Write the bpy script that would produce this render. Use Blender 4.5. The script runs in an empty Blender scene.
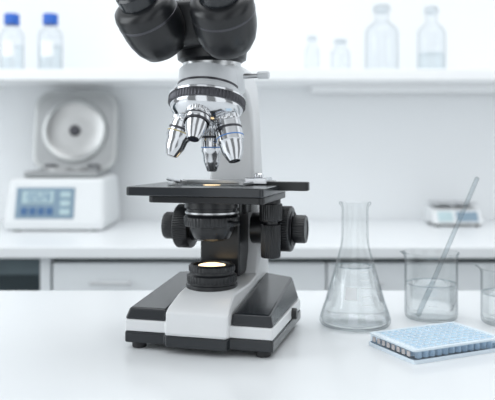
import bpy, bmesh, math
from mathutils import Vector, Matrix, Quaternion
T=0.90
HC=0.235
F=720.0
scene=bpy.context.scene
col=scene.collection

# ---------------- materials ----------------
def mat(name,c,rough=0.5,metal=0.0,coat=0.0,noise=0.0,nscale=40,bump=0.0,emit=None,es=0,spec=0.5,aniso=0.0):
    m=bpy.data.materials.new(name); m.use_nodes=True
    nt=m.node_tree; b=nt.nodes['Principled BSDF']
    b.inputs['Base Color'].default_value=(*c,1)
    b.inputs['Roughness'].default_value=rough
    b.inputs['Metallic'].default_value=metal
    b.inputs['Coat Weight'].default_value=coat
    b.inputs['Coat Roughness'].default_value=0.08
    b.inputs['Specular IOR Level'].default_value=spec
    if emit:
        b.inputs['Emission Color'].default_value=(*emit,1); b.inputs['Emission Strength'].default_value=es
    tc=nt.nodes.new('ShaderNodeTexCoord'); n=nt.nodes.new('ShaderNodeTexNoise')
    n.inputs['Scale'].default_value=nscale; n.inputs['Detail'].default_value=3
    nt.links.new(tc.outputs['Object'],n.inputs['Vector'])
    r=nt.nodes.new('ShaderNodeValToRGB')
    k=noise
    r.color_ramp.elements[0].position=0.3; r.color_ramp.elements[1].position=0.7
    r.color_ramp.elements[0].color=(*[max(0,v*(1-k)) for v in c],1)
    r.color_ramp.elements[1].color=(*[min(1,v*(1+k)) for v in c],1)
    nt.links.new(n.outputs['Fac'],r.inputs['Fac']); nt.links.new(r.outputs['Color'],b.inputs['Base Color'])
    if bump>0:
        bp=nt.nodes.new('ShaderNodeBump'); bp.inputs['Strength'].default_value=bump; bp.inputs['Distance'].default_value=0.001
        nt.links.new(n.outputs['Fac'],bp.inputs['Height']); nt.links.new(bp.outputs['Normal'],b.inputs['Normal'])
    return m

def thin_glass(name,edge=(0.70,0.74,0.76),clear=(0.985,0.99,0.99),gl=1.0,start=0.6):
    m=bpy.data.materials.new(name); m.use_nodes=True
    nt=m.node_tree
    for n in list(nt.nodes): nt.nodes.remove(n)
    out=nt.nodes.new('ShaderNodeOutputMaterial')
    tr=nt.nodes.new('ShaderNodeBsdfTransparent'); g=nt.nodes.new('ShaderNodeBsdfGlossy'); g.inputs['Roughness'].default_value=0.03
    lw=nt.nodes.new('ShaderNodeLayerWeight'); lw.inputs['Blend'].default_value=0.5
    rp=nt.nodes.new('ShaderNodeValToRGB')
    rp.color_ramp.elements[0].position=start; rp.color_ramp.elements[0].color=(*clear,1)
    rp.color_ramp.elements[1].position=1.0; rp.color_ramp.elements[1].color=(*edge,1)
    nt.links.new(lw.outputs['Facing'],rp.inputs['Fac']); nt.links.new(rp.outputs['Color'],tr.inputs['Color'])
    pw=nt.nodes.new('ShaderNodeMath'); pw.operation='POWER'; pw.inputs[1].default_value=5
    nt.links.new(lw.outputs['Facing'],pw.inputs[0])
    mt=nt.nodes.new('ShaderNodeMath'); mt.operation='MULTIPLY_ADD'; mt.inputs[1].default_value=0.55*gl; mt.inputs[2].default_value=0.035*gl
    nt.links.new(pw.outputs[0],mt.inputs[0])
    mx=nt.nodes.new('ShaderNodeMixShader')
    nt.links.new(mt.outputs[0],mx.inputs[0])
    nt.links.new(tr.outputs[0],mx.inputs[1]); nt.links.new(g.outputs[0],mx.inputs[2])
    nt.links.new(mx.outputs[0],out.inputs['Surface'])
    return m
def real_water(name):
    m=bpy.data.materials.new(name); m.use_nodes=True
    nt=m.node_tree
    for n in list(nt.nodes): nt.nodes.remove(n)
    out=nt.nodes.new('ShaderNodeOutputMaterial')
    g=nt.nodes.new('ShaderNodeBsdfGlass'); g.inputs['IOR'].default_value=1.33; g.inputs['Roughness'].default_value=0.0
    g.inputs['Color'].default_value=(0.985,0.992,0.995,1)
    tr=nt.nodes.new('ShaderNodeBsdfTransparent'); tr.inputs['Color'].default_value=(0.955,0.968,0.975,1)
    mx=nt.nodes.new('ShaderNodeMixShader'); mx.inputs[0].default_value=0.62
    nt.links.new(tr.outputs[0],mx.inputs[1]); nt.links.new(g.outputs[0],mx.inputs[2])
    nt.links.new(mx.outputs[0],out.inputs['Surface'])
    return m

M_tab=mat('table_laminate',(0.775,0.795,0.81),0.22,noise=0.01,nscale=6)
M_counter=mat('counter_white',(0.80,0.82,0.835),0.35,noise=0.01,nscale=6)
M_wall=mat('wall_paint',(0.85,0.868,0.882),0.6,noise=0.012,nscale=2,bump=0.05)
M_shelf=mat('shelf_white',(0.90,0.912,0.92),0.4,noise=0.01)
M_cab=mat('cabinet_front',(0.74,0.77,0.79),0.4,noise=0.01)
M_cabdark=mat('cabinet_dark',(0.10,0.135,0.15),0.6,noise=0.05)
M_floor=mat('floor_vinyl',(0.5,0.52,0.53),0.5,noise=0.06,nscale=12)
M_wht=mat('scope_white',(0.76,0.77,0.78),0.30,noise=0.01)
M_lgrey=mat('scope_grey',(0.64,0.66,0.68),0.30,noise=0.01)
M_blk=mat('scope_black',(0.010,0.011,0.013),0.30,noise=0.1,bump=0.03,nscale=400)
M_gblk=mat('scope_black_gloss',(0.018,0.021,0.025),0.22,coat=0.15,noise=0.05)
M_rub=mat('rubber',(0.02,0.02,0.022),0.6,noise=0.1)
M_chr=mat('chrome',(0.66,0.67,0.69),0.12,metal=1.0,noise=0.02)
M_sat=mat('satin_steel',(0.58,0.59,0.60),0.3,metal=1.0,noise=0.03,nscale=90)
M_dkm=mat('dark_metal',(0.08,0.08,0.09),0.3,metal=0.8,noise=0.05)
M_lens=mat('lens_dark',(0.01,0.012,0.02),0.05,coat=1.0)
M_glow=mat('lamp_glow',(1,0.85,0.6),0.4,emit=(1.0,0.74,0.42),es=2.0)
M_glow2=mat('lamplight_glow',(1,0.8,0.5),0.4,emit=(1.0,0.7,0.35),es=1.2)  # emissive stand-in for lamplight on parts that are no lamps
M_red=mat('ring_yellow',(0.55,0.45,0.2),0.4); M_blue=mat('ring_blue',(0.1,0.25,0.6),0.4)
M_cap=mat('cap_blue',(0.02,0.13,0.55),0.4,noise=0.05)
M_dev=mat('device_white',(0.74,0.76,0.77),0.4,noise=0.01)
M_devg=mat('device_grey',(0.36,0.37,0.375),0.35,noise=0.03,metal=.7)
M_devp=mat('device_panel',(0.20,0.29,0.37),0.4,noise=0.03)
M_lcd=mat('lcd',(0.42,0.55,0.58),0.3,noise=0.03)
M_btn=mat('button',(0.05,0.13,0.28),0.4)
M_devd=mat('device_dish',(0.45,0.455,0.455),0.32,metal=0.9,noise=0.04)
M_devr=mat('device_ring',(0.50,0.515,0.515),0.3,metal=0.75,noise=0.02)
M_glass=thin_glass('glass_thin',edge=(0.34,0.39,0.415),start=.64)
M_glassb=thin_glass('glass_bottle',edge=(0.48,0.53,0.56),clear=(0.945,0.958,0.967),start=.5)
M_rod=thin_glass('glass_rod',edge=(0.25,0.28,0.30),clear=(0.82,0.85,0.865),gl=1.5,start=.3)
M_waterb=thin_glass('water_bottle',edge=(0.75,0.80,0.83),clear=(0.94,0.96,0.965),gl=0.8)
M_water=real_water('water')
M_men=thin_glass('meniscus',edge=(0.55,0.60,0.63),clear=(0.84,0.88,0.90),gl=1.2,start=.2)
M_platew=mat('plate_frame',(0.74,0.83,0.90),0.18,noise=0.02)
M_plate=thin_glass('plate_plastic',edge=(0.70,0.80,0.90),clear=(0.91,0.95,0.985),gl=1.0)
M_well=mat('well_blue',(0.50,0.74,0.97),0.15,noise=0.12,nscale=60)
M_welld=mat('plate_label',(0.50,0.47,0.47),0.4)
M_print=mat('white_print',(0.9,0.92,0.93),0.5)

# ---------------- helpers ----------------
def root(name,loc,rz=0):
    e=bpy.data.objects.new(name,None); e.location=loc; e.rotation_euler=(0,0,rz); e.empty_display_size=0.02
    col.objects.link(e); return e
def finish(bm,name,m,parent=None,smooth=True,bev=0,seg=2,loc=None,ang=35):
    bmesh.ops.recalc_face_normals(bm,faces=bm.faces[:])
    me=bpy.data.meshes.new(name); bm.to_mesh(me); bm.free()
    me.materials.append(m)
    o=bpy.data.objects.new(name,me); col.objects.link(o)
    if parent: o.parent=parent
    if loc: o.location=loc
    if smooth:
        for p in me.polygons: p.use_smooth=True
        try: me.set_sharp_from_angle(angle=math.radians(ang))
        except Exception: pass
    if bev>0:
        b=o.modifiers.new('bev','BEVEL'); b.width=bev; b.segments=seg; b.limit_method='ANGLE'; b.angle_limit=math.radians(28); b.harden_normals=True
    return o
def box(name,x0,x1,y0,y1,z0,z1,m,parent=None,bev=0.002,seg=2):
    bm=bmesh.new()
    v=[bm.verts.new(p) for p in [(x0,y0,z0),(x1,y0,z0),(x1,y1,z0),(x0,y1,z0),(x0,y0,z1),(x1,y0,z1),(x1,y1,z1),(x0,y1,z1)]]
    for f in [(0,1,2,3),(4,5,6,7),(0,1,5,4),(1,2,6,5),(2,3,7,6),(3,0,4,7)]: bm.faces.new([v[i] for i in f])
    return finish(bm,name,m,parent,bev=bev,seg=seg)
def hexa(name,bot,top,m,parent=None,bev=0.003,seg=3):
    bm=bmesh.new(); v=[bm.verts.new(p) for p in bot+top]
    n=len(bot)
    bm.faces.new(v[:n]); bm.faces.new(v[n:])
    for i in range(n): bm.faces.new([v[i],v[(i+1)%n],v[n+(i+1)%n],v[n+i]])
    return finish(bm,name,m,parent,bev=bev,seg=seg)
def prism(name,poly,z0,z1,m,parent=None,bev=0.002,seg=2):
    return hexa(name,[(x,y,z0) for x,y in poly],[(x,y,z1) for x,y in poly],m,parent,bev,seg)
def lathe(name,prof,m,parent=None,seg=48,ribs=0,ribd=0.0,origin=(0,0,0),direc=(0,0,1),ang=35,close=False):
    if ribs: seg=ribs*4
    q=Vector((0,0,1)).rotation_difference(Vector(direc).normalized()) ; O=Vector(origin)
    bm=bmesh.new(); rings=[]
    for p in prof:
        r,z=p[0],p[1]; rf=len(p)>2 and p[2]
        if r<1e-6: rings.append([bm.verts.new(O+q@Vector((0,0,z)))]); continue
        ring=[]
        for i in range(seg):
            a=2*math.pi*i/seg; rr=r
            if rf and ribs and (i%4) in (0,1): rr=r-ribd
            ring.append(bm.verts.new(O+q@Vector((rr*math.cos(a),rr*math.sin(a),z))))
        rings.append(ring)
    for a,b in zip(rings[:-1],rings[1:]):
        if len(a)==1 and len(b)==1: continue
        for i in range(seg):
            j=(i+1)%seg
            if len(a)==1: bm.faces.new([a[0],b[j],b[i]])
            elif len(b)==1: bm.faces.new([a[i],a[j],b[0]])
            else: bm.faces.new([a[i],a[j],b[j],b[i]])
    return finish(bm,name,m,parent,ang=ang)
def rod(name,p0,p1,r,m,parent=None,seg=20):
    p0=Vector(p0);p1=Vector(p1);L=(p1-p0).length
    return lathe(name,[(0,0),(r*0.8,0),(r,r*0.2),(r,L-r*0.2),(r*0.8,L),(0,L)],m,parent,seg=seg,origin=p0,direc=p1-p0)
def rrect(x0,x1,y0,y1,r,n=6):
    pts=[]
    for cx,cy,a0 in [(x1-r,y0+r,-90),(x1-r,y1-r,0),(x0+r,y1-r,90),(x0+r,y0+r,180)]:
        for i in range(n+1):
            a=math.radians(a0+90*i/n); pts.append((cx+r*math.cos(a),cy+r*math.sin(a)))
    return pts

# ---------------- room ----------------
WY=2.35
box('floor',-3,3,-1.5,WY,-0.05,0,M_floor,bev=0)
box('wall_back',-3,3,WY,WY+0.1,0,2.9,M_wall,bev=0)

tb=root('lab_table',(0,0,T))
box('top',-1.3,1.3,0.25,1.19,-0.03,0,M_tab,tb,bev=0.003)
for i,(x,y) in enumerate([(-1.2,.32),(1.2,.32),(-1.2,1.12),(1.2,1.12)]):
    box('leg_%d'%i,x-.03,x+.03,y-.03,y+.03,-T,-0.03,M_sat,tb)
box('apron',-1.2,1.2,1.10,1.14,-0.11,-0.03,M_counter,tb)

ct=root('lab_counter',(0,0,T))
box('top',-2.6,2.6,1.71,WY-0.002,-0.028,0,M_counter,ct,bev=0.004)
box('carcass',-0.50,2.5,1.78,WY-0.005,-T+0.08,-0.030,M_cabdark,ct)
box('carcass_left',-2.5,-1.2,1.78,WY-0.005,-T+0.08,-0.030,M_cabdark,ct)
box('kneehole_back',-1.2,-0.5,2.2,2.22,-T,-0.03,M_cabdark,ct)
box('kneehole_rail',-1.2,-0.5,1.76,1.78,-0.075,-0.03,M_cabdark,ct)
box('side_panel',-0.50,-0.475,1.735,1.78,-T,-0.03,M_cab,ct)
x=-0.47
k=0
while x<2.4:
    w=0.66
    box('drawer_front_%d'%k,x+.002,x+w-.002,1.73,1.78,-0.19,-0.042,M_cab,ct,bev=0.002)
    box('door_front_%d'%k,x+.002,x+w-.002,1.73,1.78,-T+0.1,-0.195,M_cab,ct,bev=0.002)
    hx=x+0.095 if k==0 else x+w/2-0.30
    rod('handle_%d'%k,(hx,1.705,-0.086),(hx+0.10,1.705,-0.086),0.004,M_sat,ct)
    rod('handle_%d_post'%k,(hx+.01,1.705,-0.086),(hx+.01,1.732,-0.086),0.003,M_sat,ct)
    rod('handle_%d_post_b'%k,(hx+.09,1.705,-0.086),(hx+.09,1.732,-0.086),0.003,M_sat,ct)
    x+=w; k+=1
box('plinth',-0.5,2.5,1.82,WY-0.01,-T,-T+0.08,M_cabdark,ct)
box('plinth_left',-2.5,-1.2,1.82,WY-0.01,-T,-T+0.08,M_cabdark,ct)

sh=root('wall_shelf',(0,0,T))
box('board',-2.6,2.6,2.10,WY-0.001,0.433,0.466,M_shelf,sh,bev=0.003)
box('rail',0.20,2.6,2.24,2.34,0.412,0.433,M_shelf,sh,bev=0.003)

# ---------------- bottles ----------------
def bottle(name,x,y,z,r,h,cap,neck=0.4,liquid=0.0):
    e=root(name,(x,y,T+z))
    sh_=h*0.62
    pr=[(0,0.001),(r*0.93,0.001),(r,0.006),(r,sh_),(r*0.93,sh_+h*.05),(r*0.72,sh_+h*.11),(r*neck,sh_+h*.17),(r*neck,h*0.86)]
    if cap: pr+=[(r*neck,h*.9)]
    else: pr+=[(r*neck,h*.93),(r*neck*1.25,h*.95),(r*neck*1.25,h),(r*neck*.9,h)]
    lathe('body',pr,M_glassb,e,seg=40,ang=50)
    if cap:
        rc=r*neck*1.28
        lathe('screw_cap',[(0,h*.84),(rc,h*.84,1),(rc,h*.985,1),(rc*.9,h),(0,h)],M_cap,e,ribs=24,ribd=0.0008)
        lathe('pour_ring',[(r*neck,h*.815),(rc*1.02,h*.815),(rc*1.02,h*.835),(r*neck,h*.835)],M_cap,e)
        bm=bmesh.new(); A=[];B=[]
        for i in range(9):
            a=math.radians(-125+i*8)
            A.append(bm.verts.new(((r+.0004)*math.cos(a),(r+.0004)*math.sin(a),h*.25)));B.append(bm.verts.new(((r+.0004)*math.cos(a),(r+.0004)*math.sin(a),h*.52)))
        for i in range(8): bm.faces.new([A[i],A[i+1],B[i+1],B[i]])
        finish(bm,'label',M_print,e)
    else:
        lathe('stopper',[(0,h*.94),(r*neck*.8,h*.94),(r*neck*.85,h),(r*neck*1.1,h*1.01),(r*neck*1.1,h*1.05),(0,h*1.05)],M_glassb,e)
    if liquid>0:
        lathe('liquid',[(0,.004),(r*.94,.004),(r*.94,h*liquid),(0,h*liquid)],M_waterb,e,seg=40)
    return e
S=0.466
bottle('reagent_bottle',-0.720,2.2,S,0.036,0.178,True,neck=.50,liquid=.45)
bottle('reagent_bottle',-0.602,2.2,S,0.036,0.178,True,neck=.50,liquid=.45)
bottle('glass_bottle',0.410,2.2,S,0.050,0.195,False,neck=.42)
bottle('glass_bottle',0.562,2.2,S,0.042,0.190,False,neck=.42,liquid=.3)
bottle('glass_vial',0.197,2.2,S,0.022,0.105,False,neck=.55)
bottle('glass_vial',0.284,2.2,S,0.028,0.095,False,neck=.55)

# ---------------- moisture analyzer ----------------
def analyzer():
    e=root('moisture_analyzer',(-0.545,2.02,T),0)
    hw=0.144
    hexa('body',[(-hw,0,.012),(hw,0,.012),(hw,.26,.012),(-hw,.26,.012)],[(-hw*.95,.035,.148),(hw*.95,.035,.148),(hw*.95,.25,.155),(-hw*.95,.25,.155)],M_dev,e,bev=0.014,seg=4)
    box('base_lip',-hw*.97,hw*.97,.004,.255,0.004,0.03,M_dev,e,bev=0.006)
    for i,(x,y) in enumerate([(-.11,.03),(.11,.03),(-.11,.23),(.11,.23)]):
        lathe('foot_%d'%i,[(0,0),(.012,0),(.012,.012),(0,.012)],M_rub,e,origin=(x,y,0),seg=20)
    SL=.035/.136
    a=math.atan(SL)
    def panel(name,x0,x1,z0,z1,m,th=.003,off=0.0,bv=.001):
        bm=bmesh.new()
        def P(x,z,o): 
            y=(z-.012)*SL
            return (x,y-o*math.cos(a),z+o*math.sin(a))
        vs=[bm.verts.new(P(x0,z0,off-.004)),bm.verts.new(P(x1,z0,off-.004)),bm.verts.new(P(x1,z1,off-.004)),bm.verts.new(P(x0,z1,off-.004)),
            bm.verts.new(P(x0,z0,off+th)),bm.verts.new(P(x1,z0,off+th)),bm.verts.new(P(x1,z1,off+th)),bm.verts.new(P(x0,z1,off+th))]
        for f in [(0,1,2,3),(4,5,6,7),(0,1,5,4),(1,2,6,5),(2,3,7,6),(3,0,4,7)]: bm.faces.new([vs[i] for i in f])
        finish(bm,name,m,e,bev=bv)
    panel('control_panel',-.110,.055,.036,.122,M_devp)
    panel('lcd_screen',-.092,-.004,.078,.112,M_lcd,off=.002)
    segs={'0':'abcdef','1':'bc','2':'abged','5':'afgcd','8':'abcdefg','.':''}
    for di,ch in enumerate('10528'):
        x0=-.086+di*.0155; z0=.083; w_=.010; h_=.024; t_=.0022
        G={'a':(x0,x0+w_,z0+h_-t_,z0+h_),'d':(x0,x0+w_,z0,z0+t_),'g':(x0,x0+w_,z0+h_/2-t_/2,z0+h_/2+t_/2),
           'f':(x0,x0+t_,z0+h_/2,z0+h_),'e':(x0,x0+t_,z0,z0+h_/2),'b':(x0+w_-t_,x0+w_,z0+h_/2,z0+h_),'c':(x0+w_-t_,x0+w_,z0,z0+h_/2)}
        for s_ in segs[ch]: panel('digit_%d_%s'%(di,s_),*G[s_],M_btn,off=.0027,bv=0)
    for i in range(4):
        panel('key_%d'%i,-.094+i*.024,-.076+i*.024,.046,.066,M_btn,off=.002)
    for i in range(3):
        panel('round_key_%d'%i,.016,.044,.046+i*.024,.062+i*.024,M_lcd,off=.002)
    box('chamber_top',-.10,.115,.05,.24,.150,.168,M_devg,e,bev=0.008,seg=3)
    lathe('chamber_ring',[(.07,0),(.085,0),(.085,.012),(.07,.012),(.07,0)],M_devd,e,origin=(0.01,.145,.166))
    lid=rrect(-.122,.140,.160,.414,.055,8)
    def tilt(x,y,z): 
        d=z-.16; return (x,.200+y+d*.16,z)
    bm=bmesh.new()
    fr=[bm.verts.new(tilt(x,0,z)) for x,z in lid]; bk=[bm.verts.new(tilt(x,.045,z)) for x,z in lid]
    bm.faces.new(fr); bm.faces.new(bk)
    n=len(lid)
    for i in range(n): bm.faces.new([fr[i],fr[(i+1)%n],bk[(i+1)%n],bk[i]])
    finish(bm,'lid',M_devr,e,bev=0.006,seg=3)
    lid2=rrect(-.111,.129,.171,.403,.050,8)
    bm=bmesh.new(); bm.faces.new([bm.verts.new(tilt(x,-.0015,z)) for x,z in lid2]); finish(bm,'lid_inner',M_devg,e)
    D=Vector((0,-1,.16)).normalized(); O=tilt(.009,0,.288)
    lathe('lid_ring',[(.088,.001),(.088,.010),(.092,.012),(.098,.011),(.101,.007),(.101,.001)],M_devr,e,origin=O,direc=D,seg=64)
    lathe('heater_dish',[(.089,.008),(.080,.004),(.045,.003),(.018,.004),(.0,.004)],M_devd,e,origin=O,direc=D,seg=64)
    lathe('heater_hub',[(0,.015),(.012,.015),(.017,.010),(.018,.003)],M_dkm,e,origin=O,direc=D)
    for s in (-.06,.07):
        box('hinge_%s'%('l' if s<0 else 'r'),s-.018,s+.018,.19,.245,.145,.185,M_dkm,e,bev=.004)
analyzer()

def small_scale():
    e=root('laboratory_balance',(0.630,2.14,T),0)
    hw=.076
    hexa('body',[(-hw,0,.008),(hw,0,.008),(hw,.13,.008),(-hw,.13,.008)],[(-hw*.95,.03,.05),(hw*.95,.03,.05),(hw*.95,.13,.058),(-hw*.95,.13,.058)],M_dev,e,bev=.006,seg=3)
    hexa('display',[(-.005,.0035,.016),(.060,.0035,.016),(.060,.012,.016),(-.005,.012,.016)],[(-.005,.0225,.044),(.060,.0225,.044),(.060,.034,.044),(-.005,.034,.044)],M_devp,e,bev=.001)
    hexa('keypad',[(-.060,.0035,.016),(-.015,.0035,.016),(-.015,.012,.016),(-.060,.012,.016)],[(-.060,.0225,.044),(-.015,.0225,.044),(-.015,.034,.044),(-.060,.034,.044)],M_lcd,e,bev=.001)
    lathe('pan_post',[(.012,.05),(.012,.066)],M_sat,e,origin=(0,.08,0))
    prism('pan',rrect(-.065,.065,.03,.13,.012),.064,.070,M_sat,e,bev=.001)
    for i,(x,y) in enumerate([(-.06,.02),(.06,.02),(-.06,.11),(.06,.11)]):
        lathe('foot_%d'%i,[(0,0),(.007,0),(.007,.009),(0,.009)],M_rub,e,origin=(x,y,0),seg=16)
small_scale()

# ---------------- flask ----------------
def flask():
    e=root('erlenmeyer_flask',(0.1427,0.956,T))
    out=[(0,.0008),(.040,.0008),(.0445,.002),(.0468,.006),(.0468,.010),(.0445,.018),(.0395,.032),(.0300,.065),(.0225,.092),(.0190,.106),(.0178,.116),(.0175,.128),(.0175,.154),(.0182,.158),(.0208,.1605),(.0212,.1622),(.0205,.1635)]
    inn=[(.0185,.1625),(.0160,.157),(.0158,.128),(.0162,.116),(.0174,.106),(.0209,.092),(.0284,.065),(.0379,.032),(.0430,.018),(.0448,.010),(.0435,.005),(.039,.0035),(0,.0035)]
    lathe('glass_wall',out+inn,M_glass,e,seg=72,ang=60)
    lv=.078
    rl=.0284+(.065-lv)*(.0284-.0209)/(.092-.065)
    w=[(0,.0042),(.0385,.0042),(.0428,.0056),(.0441,.010),(.0423,.018),(.0372,.032),(.0277,.065),(rl-.0007,lv),(0,lv)]
    lathe('water',w,M_water,e,seg=72,ang=60)
    lathe('meniscus',[(rl-.0018,lv+.0002),(rl-.0006,lv+.0012),(rl-.0004,lv-.0004)],M_men,e,seg=72)
    def rad(z):
        pts=[(.0445,.018),(.0395,.032),(.0300,.065),(.0225,.092)]
        for (r0,z0),(r1,z1) in zip(pts[:-1],pts[1:]):
            if z0<=z<=z1: return r0+(r1-r0)*(z-z0)/(z1-z0)+.0003
        return .03
    def mark(name,a0,a1,z0,z1,m=M_print):
        bm=bmesh.new(); n=6; A=[];B=[]
        for i in range(n+1):
            a=a0+(a1-a0)*i/n
            A.append(bm.verts.new((rad(z0)*math.cos(a),rad(z0)*math.sin(a),z0))); B.append(bm.verts.new((rad(z1)*math.cos(a),rad(z1)*math.sin(a),z1)))
        for i in range(n): bm.faces.new([A[i],A[i+1],B[i+1],B[i]])
        finish(bm,name,m,e)
    c=math.radians(-105)
    for i,z in enumerate([.034,.044,.054,.064,.074]):
        mark('graduation_%d'%i,c+.35,c+.75,z,z+.0009)
    mark('label_patch',c-.25,c+.2,.040,.056)
flask()

def beaker(name,loc,r,h,lv,spout_a,water=True):
    e=root(name,loc)
    seg=72
    bm=bmesh.new()
    prof=[(0,.0008,0),(r*.90,.0008,0),(r*.97,.003,0),(r,.008,0),(r,h*.9,0),(r,h*.955,.4),(r*1.05,h*.99,1),(r*1.06,h,1),(r*1.02,h,1),(r*.955,h*.95,.4),(r*.955,h*.9,0),(r*.955,.009,0),(r*.92,.005,0),(0,.004,0)]
    rings=[]
    for rr,z,s in prof:
        if rr==0: rings.append([bm.verts.new((0,0,z))]);continue
        ring=[]
        for i in range(seg):
            a=2*math.pi*i/seg; d=math.atan2(math.sin(a-spout_a),math.cos(a-spout_a))
            ex=s*0.18*r*math.exp(-(d/.22)**2)
            ring.append(bm.verts.new(((rr+ex)*math.cos(a),(rr+ex)*math.sin(a),z+ex*.25)))
        rings.append(ring)
    for a,b in zip(rings[:-1],rings[1:]):
        for i in range(seg):
            j=(i+1)%seg
            if len(a)==1: bm.faces.new([a[0],b[j],b[i]])
            elif len(b)==1: bm.faces.new([a[i],a[j],b[0]])
            else: bm.faces.new([a[i],a[j],b[j],b[i]])
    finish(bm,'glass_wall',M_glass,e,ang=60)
    ri=r*.94
    lathe('water',[(0,.0055),(ri*.95,.0055),(ri,.010),(ri,lv),(0,lv)],M_water,e,seg=72,ang=60)
    lathe('meniscus',[(ri-.0012,lv+.0002),(ri+.0002,lv+.0012),(ri+.0002,lv-.0004)],M_men,e,seg=72)
    for i in range(4):
        z=h*(.25+.13*i)
        bm=bmesh.new(); A=[];B=[]
        for t in range(5):
            a=math.radians(-110)+.08*t*(1.5 if i%2 else 1)
            A.append(bm.verts.new(((r+.0003)*math.cos(a),(r+.0003)*math.sin(a),z)));B.append(bm.verts.new(((r+.0003)*math.cos(a),(r+.0003)*math.sin(a),z+.0007)))
        for t in range(4): bm.faces.new([A[t],A[t+1],B[t+1],B[t]])
        finish(bm,'graduation_%d'%i,M_print,e)
    return e
beaker('glass_beaker',(0.2536,0.995,T),.036,.0915,.048,math.radians(185))
beaker('glass_beaker',(0.350,0.965,T),.036,.074,.040,math.radians(150))
sr=root('stirring_rod',(0,0,T))
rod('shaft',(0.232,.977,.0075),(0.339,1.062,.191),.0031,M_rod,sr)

# ---------------- microplate ----------------
def plate():
    e=root('microplate',(0.2215,0.8480,T),math.radians(25))
    e.scale=(1.03,1.03,1.03)
    L,W,H=.0635,.0427,.0145
    def ring(name,o,i_,z0,z1,m,b=.0005):
        bm=bmesh.new()
        vs=[]
        for (pl,z) in ((o,z0),(o,z1),(i_,z1),(i_,z0)):
            vs.append([bm.verts.new((x,y,z)) for x,y in pl])
        n=len(o)
        for k in range(4):
            a=vs[k];b_=vs[(k+1)%4]
            for i in range(n): bm.faces.new([a[i],a[(i+1)%n],b_[(i+1)%n],b_[i]])
        return finish(bm,name,m,e)
    ring('skirt',rrect(-L,L,-W,W,.003,4),rrect(-L+.0015,L-.0015,-W+.0015,W-.0015,.002,4),0.0,.004,M_platew)
    ring('wall_upper',rrect(-L+.0015,L-.0015,-W+.0015,W-.0015,.003,4),rrect(-L+.003,L-.003,-W+.003,W-.003,.002,4),.004,H-.001,M_plate)
    ring('top_rim',rrect(-L+.001,L-.001,-W+.001,W-.001,.003,4),rrect(-L+.0065,L-.0065,-W+.005,W-.005,.002,4),H-.002,H,M_platew)
    bm=bmesh.new(); bl=bmesh.new()
    seg=16
    for i in range(12):
        for j in range(8):
            cx=(i-5.5)*.009; cy=(j-3.5)*.009
            def rg(b,r,z): return [b.verts.new((cx+r*math.cos(2*math.pi*k/seg),cy+r*math.sin(2*math.pi*k/seg),z)) for k in range(seg)]
            a=rg(bm,.0040,.003);b=rg(bm,.0041,H+.0003);c=rg(bm,.0035,H+.0003);d=rg(bm,.0034,.0105)
            for p,q in ((a,b),(b,c),(c,d)):
                for k in range(seg): bm.faces.new([p[k],p[(k+1)%seg],q[(k+1)%seg],q[k]])
            s=rg(bl,.0034,.004); t=rg(bl,.0034,.0138)
            for k in range(seg): bl.faces.new([s[k],s[(k+1)%seg],t[(k+1)%seg],t[k]])
            bl.faces.new(t)
    finish(bm,'wells',M_platew,e); finish(bl,'well_contents',M_well,e)
    bm=bmesh.new()
    vs=[bm.verts.new(p) for p in [(-L+.006,-W+.0045,.0136),(L-.006,-W+.0045,.0136),(L-.006,W-.0045,.0136),(-L+.006,W-.0045,.0136)]]
    bm.faces.new(vs); finish(bm,'deck',M_platew,e)
    for j in range(8):
        cy=(j-3.5)*.009
        box('row_tab_%d'%j,-L+.0009,-L+.0016,cy-.0028,cy+.0028,.006,.0115,M_welld,e,bev=0)
    for i in range(12):
        cx=(i-5.5)*.009
        box('column_tab_%d'%i,cx-.0028,cx+.0028,-W+.0009,-W+.0016,.006,.0115,M_plate,e,bev=0)
plate()

# ---------------- MICROSCOPE ----------------
ms=root('microscope',(-0.0437,0.885,T),math.radians(-15))
XL,XR,YF,YB=-.087,.092,-.065,.112
TL,TR=-.036,.043
def outline(ins,tongue=.009):
    a=ins
    return [(XL+a,YF+a),(TL+a*.4,YF+a),(TL+a*.4+.003,YF-tongue+a),(TR-a*.4-.003,YF-tongue+a),(TR-a*.4,YF+a),(XR-a,YF+a),(XR-a,YB-a-.012),(XR-a-.014,YB-a),(XL+a+.014,YB-a),(XL+a,YB-a-.012)]
prism('base_bottom',outline(0),.007,.0205,M_gblk,ms,bev=.0025,seg=3)
prism('base_white_band',outline(.0005),.0205,.0345,M_wht,ms,bev=.002,seg=3)
for i,(x,y) in enumerate([(XL+.014,YF+.012),(XR-.014,YF+.012),(XL+.016,YB-.018),(XR-.016,YB-.018)]):
    lathe('foot_%d'%i,[(0,0),(.0075,0),(.0085,.001),(.0085,.008),(0,.008)],M_rub,ms,origin=(x,y,0),seg=24)
lathe('brightness_dial',[(0,-.004),(.007,-.004),(.007,.004,1),(.006,.0055),(0,.0055)],M_blk,ms,ribs=20,ribd=.0005,origin=(XR,.045,.027),direc=(1,0,0))
hexa('side_panel_left',[(XL,YF,.0345),(TL,YF,.0345),(TL,YB-.002,.0345),(XL+.002,YB-.014,.0345)],
     [(XL+.004,YF+.006,.0475),(TL,YF+.006,.0475),(TL,YB-.01,.068),(XL+.010,YB-.02,.065)],M_gblk,ms,bev=.003)
hexa('side_panel_right',[(TR,YF,.0345),(XR,YF,.0345),(XR-.002,YB-.014,.0345),(TR,YB-.002,.0345)],
     [(TR,YF+.006,.0475),(XR-.004,YF+.006,.0475),(XR-.010,YB-.02,.065),(TR,YB-.01,.068)],M_gblk,ms,bev=.003)
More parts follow.
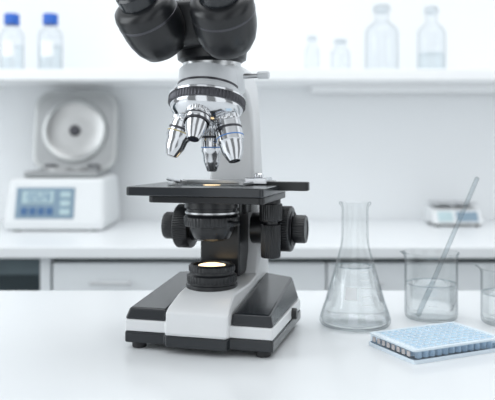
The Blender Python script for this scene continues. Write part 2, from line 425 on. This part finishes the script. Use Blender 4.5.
def loft_profile(name,prof,wfun,m,bev=.003,xc=0.005,seg=3):
    bm=bmesh.new(); A=[];B=[]
    for y,z in prof:
        w=wfun(y,z)
        A.append(bm.verts.new((xc-w,y,z)));B.append(bm.verts.new((xc+w,y,z)))
    n=len(prof)
    bm.faces.new(A);bm.faces.new(B)
    for i in range(n): bm.faces.new([A[i],A[(i+1)%n],B[(i+1)%n],B[i]])
    return finish(bm,name,m,ms,bev=bev,seg=seg)
loft_profile('base_tongue',[(-.0745,.022),(-.073,.047),(-.066,.052),(-.036,.064),(.02,.067),(.06,.072),(.116,.072),(.116,.022)],
             lambda y,z:(.0375 if y<-.06 else .0330 if y<.0 else .038),M_wht,bev=.0025,xc=.0050)
lathe('lamp_housing',[(0,.060),(.0315,.060),(.0315,.069),(.0300,.070),(.0300,.0725),(.0308,.073,1),(.0308,.080,1),(.0290,.081),(.0275,.082),(.0275,.085),(.0285,.0855,1),(.0285,.091,1),(.0262,.093),(.0225,.093),(.021,.0905),(0,.0905)],M_blk,ms,ribs=40,ribd=.0006)
lathe('lamp_lens',[(0,.0935),(.010,.0930),(.0165,.0915),(.0165,.0900)],M_glow,ms)
def aw(y,z):
    if z<.075: return .042
    if z<.20: return .040
    return .031
arm=[(.052,.060),(.118,.060),(.122,.10),(.121,.20),(.114,.275),(.098,.318),(.070,.336),(.02,.338),(-.02,.338),(-.02,.310),(.02,.308),(.050,.300),(.066,.280),(.074,.250),(.076,.205),(.076,.10),(.066,.078)]
loft_profile('arm',arm,aw,M_wht,bev=.006,xc=.003,seg=4)
box('focus_block',-.027,.026,.034,.080,.072,.178,M_blk,ms,bev=.003)
box('condenser_bracket',-.016,.016,.018,.040,.128,.150,M_blk,ms,bev=.002)
lathe('condenser',[(0,.122),(.016,.122),(.022,.125),(.0245,.130),(.0265,.135),(.0265,.139),(.0330,.140),(.0345,.142,1),(.0345,.151,1),(.0325,.153),(.0310,.154),(.0310,.161),(.0335,.162),(.0335,.170),(.028,.173),(.024,.180),(0,.180)],M_blk,ms,ribs=48,ribd=.0006)
lathe('condenser_ring',[(.0331,.1555),(.0331,.1575),(.030,.1575)],M_sat,ms)
lathe('condenser_lens',[(0,.1212),(.013,.1218),(.013,.123)],M_glow2,ms)  # lens glows by its own emission in place of light from the lamp
rod('iris_lever',(.028,-.018,.147),(.043,-.030,.145),.002,M_blk,ms)
for s,n in ((-1,'left'),(1,'right')):
    o=(.003,.075,.130)
    d=(s,0,0)
    k=.011 if s<0 else .019
    lathe('coarse_knob_'+n,[(0,.030),(.020,.030),(.020,.042+k),(.0285,.043+k),(.0295,.045+k,1),(.0295,.062+k,1),(.0280,.0635+k),(.022,.0645+k),(0,.0645+k)],M_blk,ms,ribs=56,ribd=.0008,origin=o,direc=d)
    lathe('fine_knob_'+n,[(0,.064+k),(.014,.064+k),(.0175,.066+k),(.0182,.067+k,1),(.0182,.080+k,1),(.0170,.082+k),(.0125,.0822+k),(.0115,.0812+k),(0,.0812+k)],M_blk,ms,ribs=36,ribd=.0007,origin=o,direc=d)
    lathe('knob_ring_'+n,[(.0215,.0644+k),(.0232,.0650+k),(.0232,.0656+k),(.0215,.0656+k)],M_dkm,ms,origin=o,direc=d)
prism('stage_top',rrect(-.088,.080,-.062,.078,.006),.1790,.1895,M_gblk,ms,bev=.0015,seg=2)
prism('stage_lower',rrect(-.064,.078,-.052,.074,.008),.1705,.1790,M_blk,ms,bev=.0015)
box('stage_bracket',-.03,.03,.05,.080,.150,.1705,M_blk,ms)
prism('stage_rack',rrect(.060,.116,.020,.034,.004),.1825,.1935,M_blk,ms,bev=.0015)
sx,sy=.066,.035
lathe('stage_drive_housing',[(0,.171),(.0125,.171),(.0125,.166),(.0145,.165,1),(.0145,.146,1),(.0135,.144),(.009,.143),(.009,.140),(.0125,.139,1),(.0125,.100,1),(.0115,.098),(0,.098)],M_blk,ms,ribs=30,ribd=.0007,origin=(sx,sy,0))
box('slide_holder_bar',-.050,.072,.030,.042,.1897,.1950,M_sat,ms,bev=.001)
box('slide_holder_block',.038,.066,.012,.044,.1900,.1985,M_chr,ms,bev=.0015)
rod('slide_holder_screw',(.052,.028,.198),(.052,.028,.2035),.006,M_chr,ms)
def finger(pts,name):
    bm=bmesh.new(); A=[];B=[];C=[];D=[]
    for x,y,w in pts:
        A.append(bm.verts.new((x-w,y,.1903)));B.append(bm.verts.new((x+w,y,.1903)));C.append(bm.verts.new((x+w,y,.1935)));D.append(bm.verts.new((x-w,y,.1935)))
    for i in range(len(pts)-1):
        for P,Q in ((A,B),(B,C),(C,D),(D,A)): bm.faces.new([P[i],P[i+1],Q[i+1],Q[i]])
    bm.faces.new([A[0],B[0],C[0],D[0]]);bm.faces.new([A[-1],B[-1],C[-1],D[-1]])
    finish(bm,name,M_sat,ms,bev=.0005)
finger([(-.046,.036,.005),(-.050,.020,.004),(-.052,.0,.0035),(-.048,-.018,.003),(-.040,-.026,.0025)],'slide_clip_left')
finger([(.050,.030,.004),(.046,.015,.0035),(.044,0,.003),(.041,-.014,.0025)],'slide_clip_right')
rod('slide_lever',(-.062,.010,.196),(-.036,-.012,.194),.0022,M_chr,ms)
box('specimen_slide',-.038,.038,-.013,.013,.1897,.1908,M_glass,ms,bev=.0002)
lathe('stage_aperture_glow',[(0,.1898),(.011,.1898),(.011,.1893)],M_glow2,ms)  # emissive disc imitating lamplight coming up through the stage opening
AZ=.360; al=math.radians(15.5)
A0=(0,0,AZ); d=Vector((0,-math.sin(al),-math.cos(al)))
lathe('nosepiece_mount',[(0,.034),(.037,.036),(.037,.059),(.042,.061),(.042,.066),(0,.066)],M_lgrey,ms,origin=A0,direc=d,seg=64)
lathe('nosepiece_band',[(0,.0535),(.0376,.0535),(.0376,.0560),(0,.0560)],M_dkm,ms,origin=A0,direc=d,seg=64)
lathe('nosepiece_trim',[(.0,.0655),(.0445,.0655),(.0462,.0668),(.0462,.0690),(.0,.0690)],M_chr,ms,origin=A0,direc=d,seg=64)
lathe('nosepiece_knurl',[(.0,.069),(.0455,.069),(.0466,.0700,1),(.0466,.0775,1),(.0455,.079),(.0,.079)],M_dkm,ms,ribs=72,ribd=.0010,origin=A0,direc=d)
lathe('nosepiece_turret',[(0,.078),(.0440,.079),(.0440,.081),(.0410,.087),(.0330,.094),(.020,.099),(0,.101)],M_chr,ms,origin=A0,direc=d,seg=64)
lathe('head_neck',[(0,.300),(.0380,.300),(.0405,.304),(.0405,.328),(.0380,.333),(.0,.333)],M_lgrey,ms,seg=64)
lathe('head_dovetail',[(0,.333),(.0355,.333),(.0355,.341),(0,.341)],M_sat,ms,seg=64)
def objective(name,direc,L,m,ring,r=.0142):
    s=.080
    lathe(name,[(0,s),(.011,s),(.0125,.086),(r*.97,.088),(r,.090,1),(r,.100,1),(r*.95,.101),(r*.95,.1025),(r,.1035),(r,L-.024),(r*.86,L-.021),(r*.80,L-.012),(r*.55,L-.003),(r*.45,L),(0,L)],m,ms,ribs=28,ribd=.0006,origin=A0,direc=direc)
    lathe(name+'_band',[(r+.0002,L-.0300),(r+.0004,L-.0298),(r+.0004,L-.0288),(r+.0002,L-.0286)],ring,ms,origin=A0,direc=direc)
    lathe(name+'_groove',[(r+.0001,.110),(r+.0003,.1105),(r+.0003,.1125),(r+.0001,.113)],M_dkm,ms,origin=A0,direc=direc)
    lathe(name+'_lens',[(0,L+.0005),(r*.36,L+.0005),(r*.36,L-.001)],M_lens,ms,origin=A0,direc=direc)
perp=Vector((0,-math.cos(al),math.sin(al)))
def dirn(phi):
    side=Vector((1,0,0))*math.sin(phi)+perp*math.cos(phi)
    return d*math.cos(al)+side*math.sin(al)
objective('objective_working',dirn(math.pi),.1535,M_chr,M_blue,.0130)
objective('objective_left',dirn(-math.pi/2),.145,M_chr,M_red,.0150)
objective('objective_right',dirn(math.pi/2),.151,M_chr,M_blue,.0160)
objective('objective_front',dirn(0),.134,M_chr,M_dkm,.0150)
rod('head_clamp',(.034,.0,.322),(.066,.0,.323),.0032,M_sat,ms)
rod('head_clamp_knob',(.058,.0,.323),(.072,.0,.323),.0048,M_lgrey,ms)
e0=Vector((0,-math.cos(math.radians(45)),math.sin(math.radians(45))))
lathe('head_turntable',[(0,.339),(.036,.339),(.042,.343),(.043,.352),(.040,.366),(0,.372)],M_blk,ms,seg=64)
hexa('head_body',[(-.045,-.060,.354),(.043,-.060,.354),(.036,.030,.349),(-.036,.030,.349)],[(-.040,-.055,.412),(.040,-.055,.412),(.034,.026,.385),(-.034,.026,.385)],M_blk,ms,bev=.012,seg=5)
for s,n in ((-1,'left'),(1,'right')):
    o=Vector((.042*s-.005,-.060,.368))
    e=(e0+Vector((.18*s if s<0 else .04,0,0))).normalized()
    lathe('prism_housing_'+n,[(0,-.026),(.018,-.026),(.026,-.021),(.0320,-.010),(.0350,.002),(.0360,.012),(.0360,.036),(.034,.042),(.0265,.046),(0,.046)],M_blk,ms,origin=o,direc=e,seg=56,ang=50)
    lathe('prism_band_'+n,[(.0355,.024),(.0364,.0245),(.0364,.027),(.0355,.0275)],M_dkm,ms,origin=o,direc=e,seg=56)
    lathe('eyepiece_tube_'+n,[(0,.044),(.0235,.044),(.0235,.060),(.0205,.062),(.0205,.085),(.0235,.087,1),(.0235,.098,1),(.022,.100),(.018,.100),(0,.100)],M_gblk,ms,origin=o,direc=e,ribs=40,ribd=.0006)
    lathe('eyecup_'+n,[(.0165,.099),(.0215,.100),(.0225,.106),(.0215,.118),(.0175,.119),(.0155,.112),(.0150,.100)],M_rub,ms,origin=o,direc=e,seg=48)
    lathe('eyepiece_lens_'+n,[(0,.106),(.015,.105)],M_lens,ms,origin=o,direc=e,seg=48)

# ---------------- lights ----------------
def area(name,loc,target,sx,sy,en,c=(1,1,1)):
    l=bpy.data.lights.new(name,'AREA'); l.shape='RECTANGLE'; l.size=sx; l.size_y=sy; l.energy=en; l.color=c
    o=bpy.data.objects.new(name,l); col.objects.link(o); o.location=loc
    o.rotation_euler=(Vector(target)-Vector(loc)).to_track_quat('-Z','Y').to_euler()
area('overhead_fill',(0.3,1.2,T+1.9),(0.2,1.5,T),2.4,1.2,22,(0.96,0.985,1))  # added soft light from above, not a fixture of the room
area('left_fill',(-2.2,0.6,T+1.0),(0,1.4,T+.1),1.6,1.6,20,(0.92,0.97,1))  # added soft light from upper left, no window there
w=bpy.data.worlds.new('world'); scene.world=w; w.use_nodes=True
nt=w.node_tree; bg=nt.nodes['Background']
tc=nt.nodes.new('ShaderNodeTexCoord'); sp=nt.nodes.new('ShaderNodeSeparateXYZ'); nt.links.new(tc.outputs['Generated'],sp.inputs[0])
def math_(op,a,b=None):
    n=nt.nodes.new('ShaderNodeMath'); n.operation=op
    for i,v in enumerate((a,b)):
        if v is None: continue
        if isinstance(v,(int,float)): n.inputs[i].default_value=v
        else: nt.links.new(v,n.inputs[i])
    return n.outputs[0]
az=math_('ARCTAN2',sp.outputs['X'],sp.outputs['Y'])
sn=math_('SINE',math_('MULTIPLY',az,6.0))  # invented bright and dark bands around the scene, for contrast in chrome and blacks
mr=nt.nodes.new('ShaderNodeMapRange'); mr.interpolation_type='SMOOTHSTEP'
mr.inputs['From Min'].default_value=-0.35; mr.inputs['From Max'].default_value=0.0; mr.inputs['To Min'].default_value=0.30; mr.inputs['To Max'].default_value=1.25
nt.links.new(sn,mr.inputs['Value'])
mz=nt.nodes.new('ShaderNodeMapRange'); mz.interpolation_type='SMOOTHSTEP'
mz.inputs['From Min'].default_value=0.50; mz.inputs['From Max'].default_value=0.65
nt.links.new(sp.outputs['Z'],mz.inputs['Value'])
mx=nt.nodes.new('ShaderNodeMix'); mx.data_type='FLOAT'
nt.links.new(mz.outputs[0],mx.inputs[0]); nt.links.new(mr.outputs[0],mx.inputs[2]); mx.inputs[3].default_value=0.75
nt.links.new(mx.outputs[0],bg.inputs['Strength'])
bg.inputs['Color'].default_value=(0.925,0.968,1.0,1)

cam=bpy.data.cameras.new('camera'); co=bpy.data.objects.new('camera',cam); col.objects.link(co)
co.location=(0,0,T+HC); co.rotation_euler=(math.radians(90),0,0)
cam.sensor_width=36; cam.lens=F/495*36
cam.shift_y=-(200-148)/495
cam.clip_start=.02
cam.dof.use_dof=True; cam.dof.focus_distance=.84; cam.dof.aperture_fstop=5.0
scene.camera=co
scene.view_settings.view_transform='Standard'
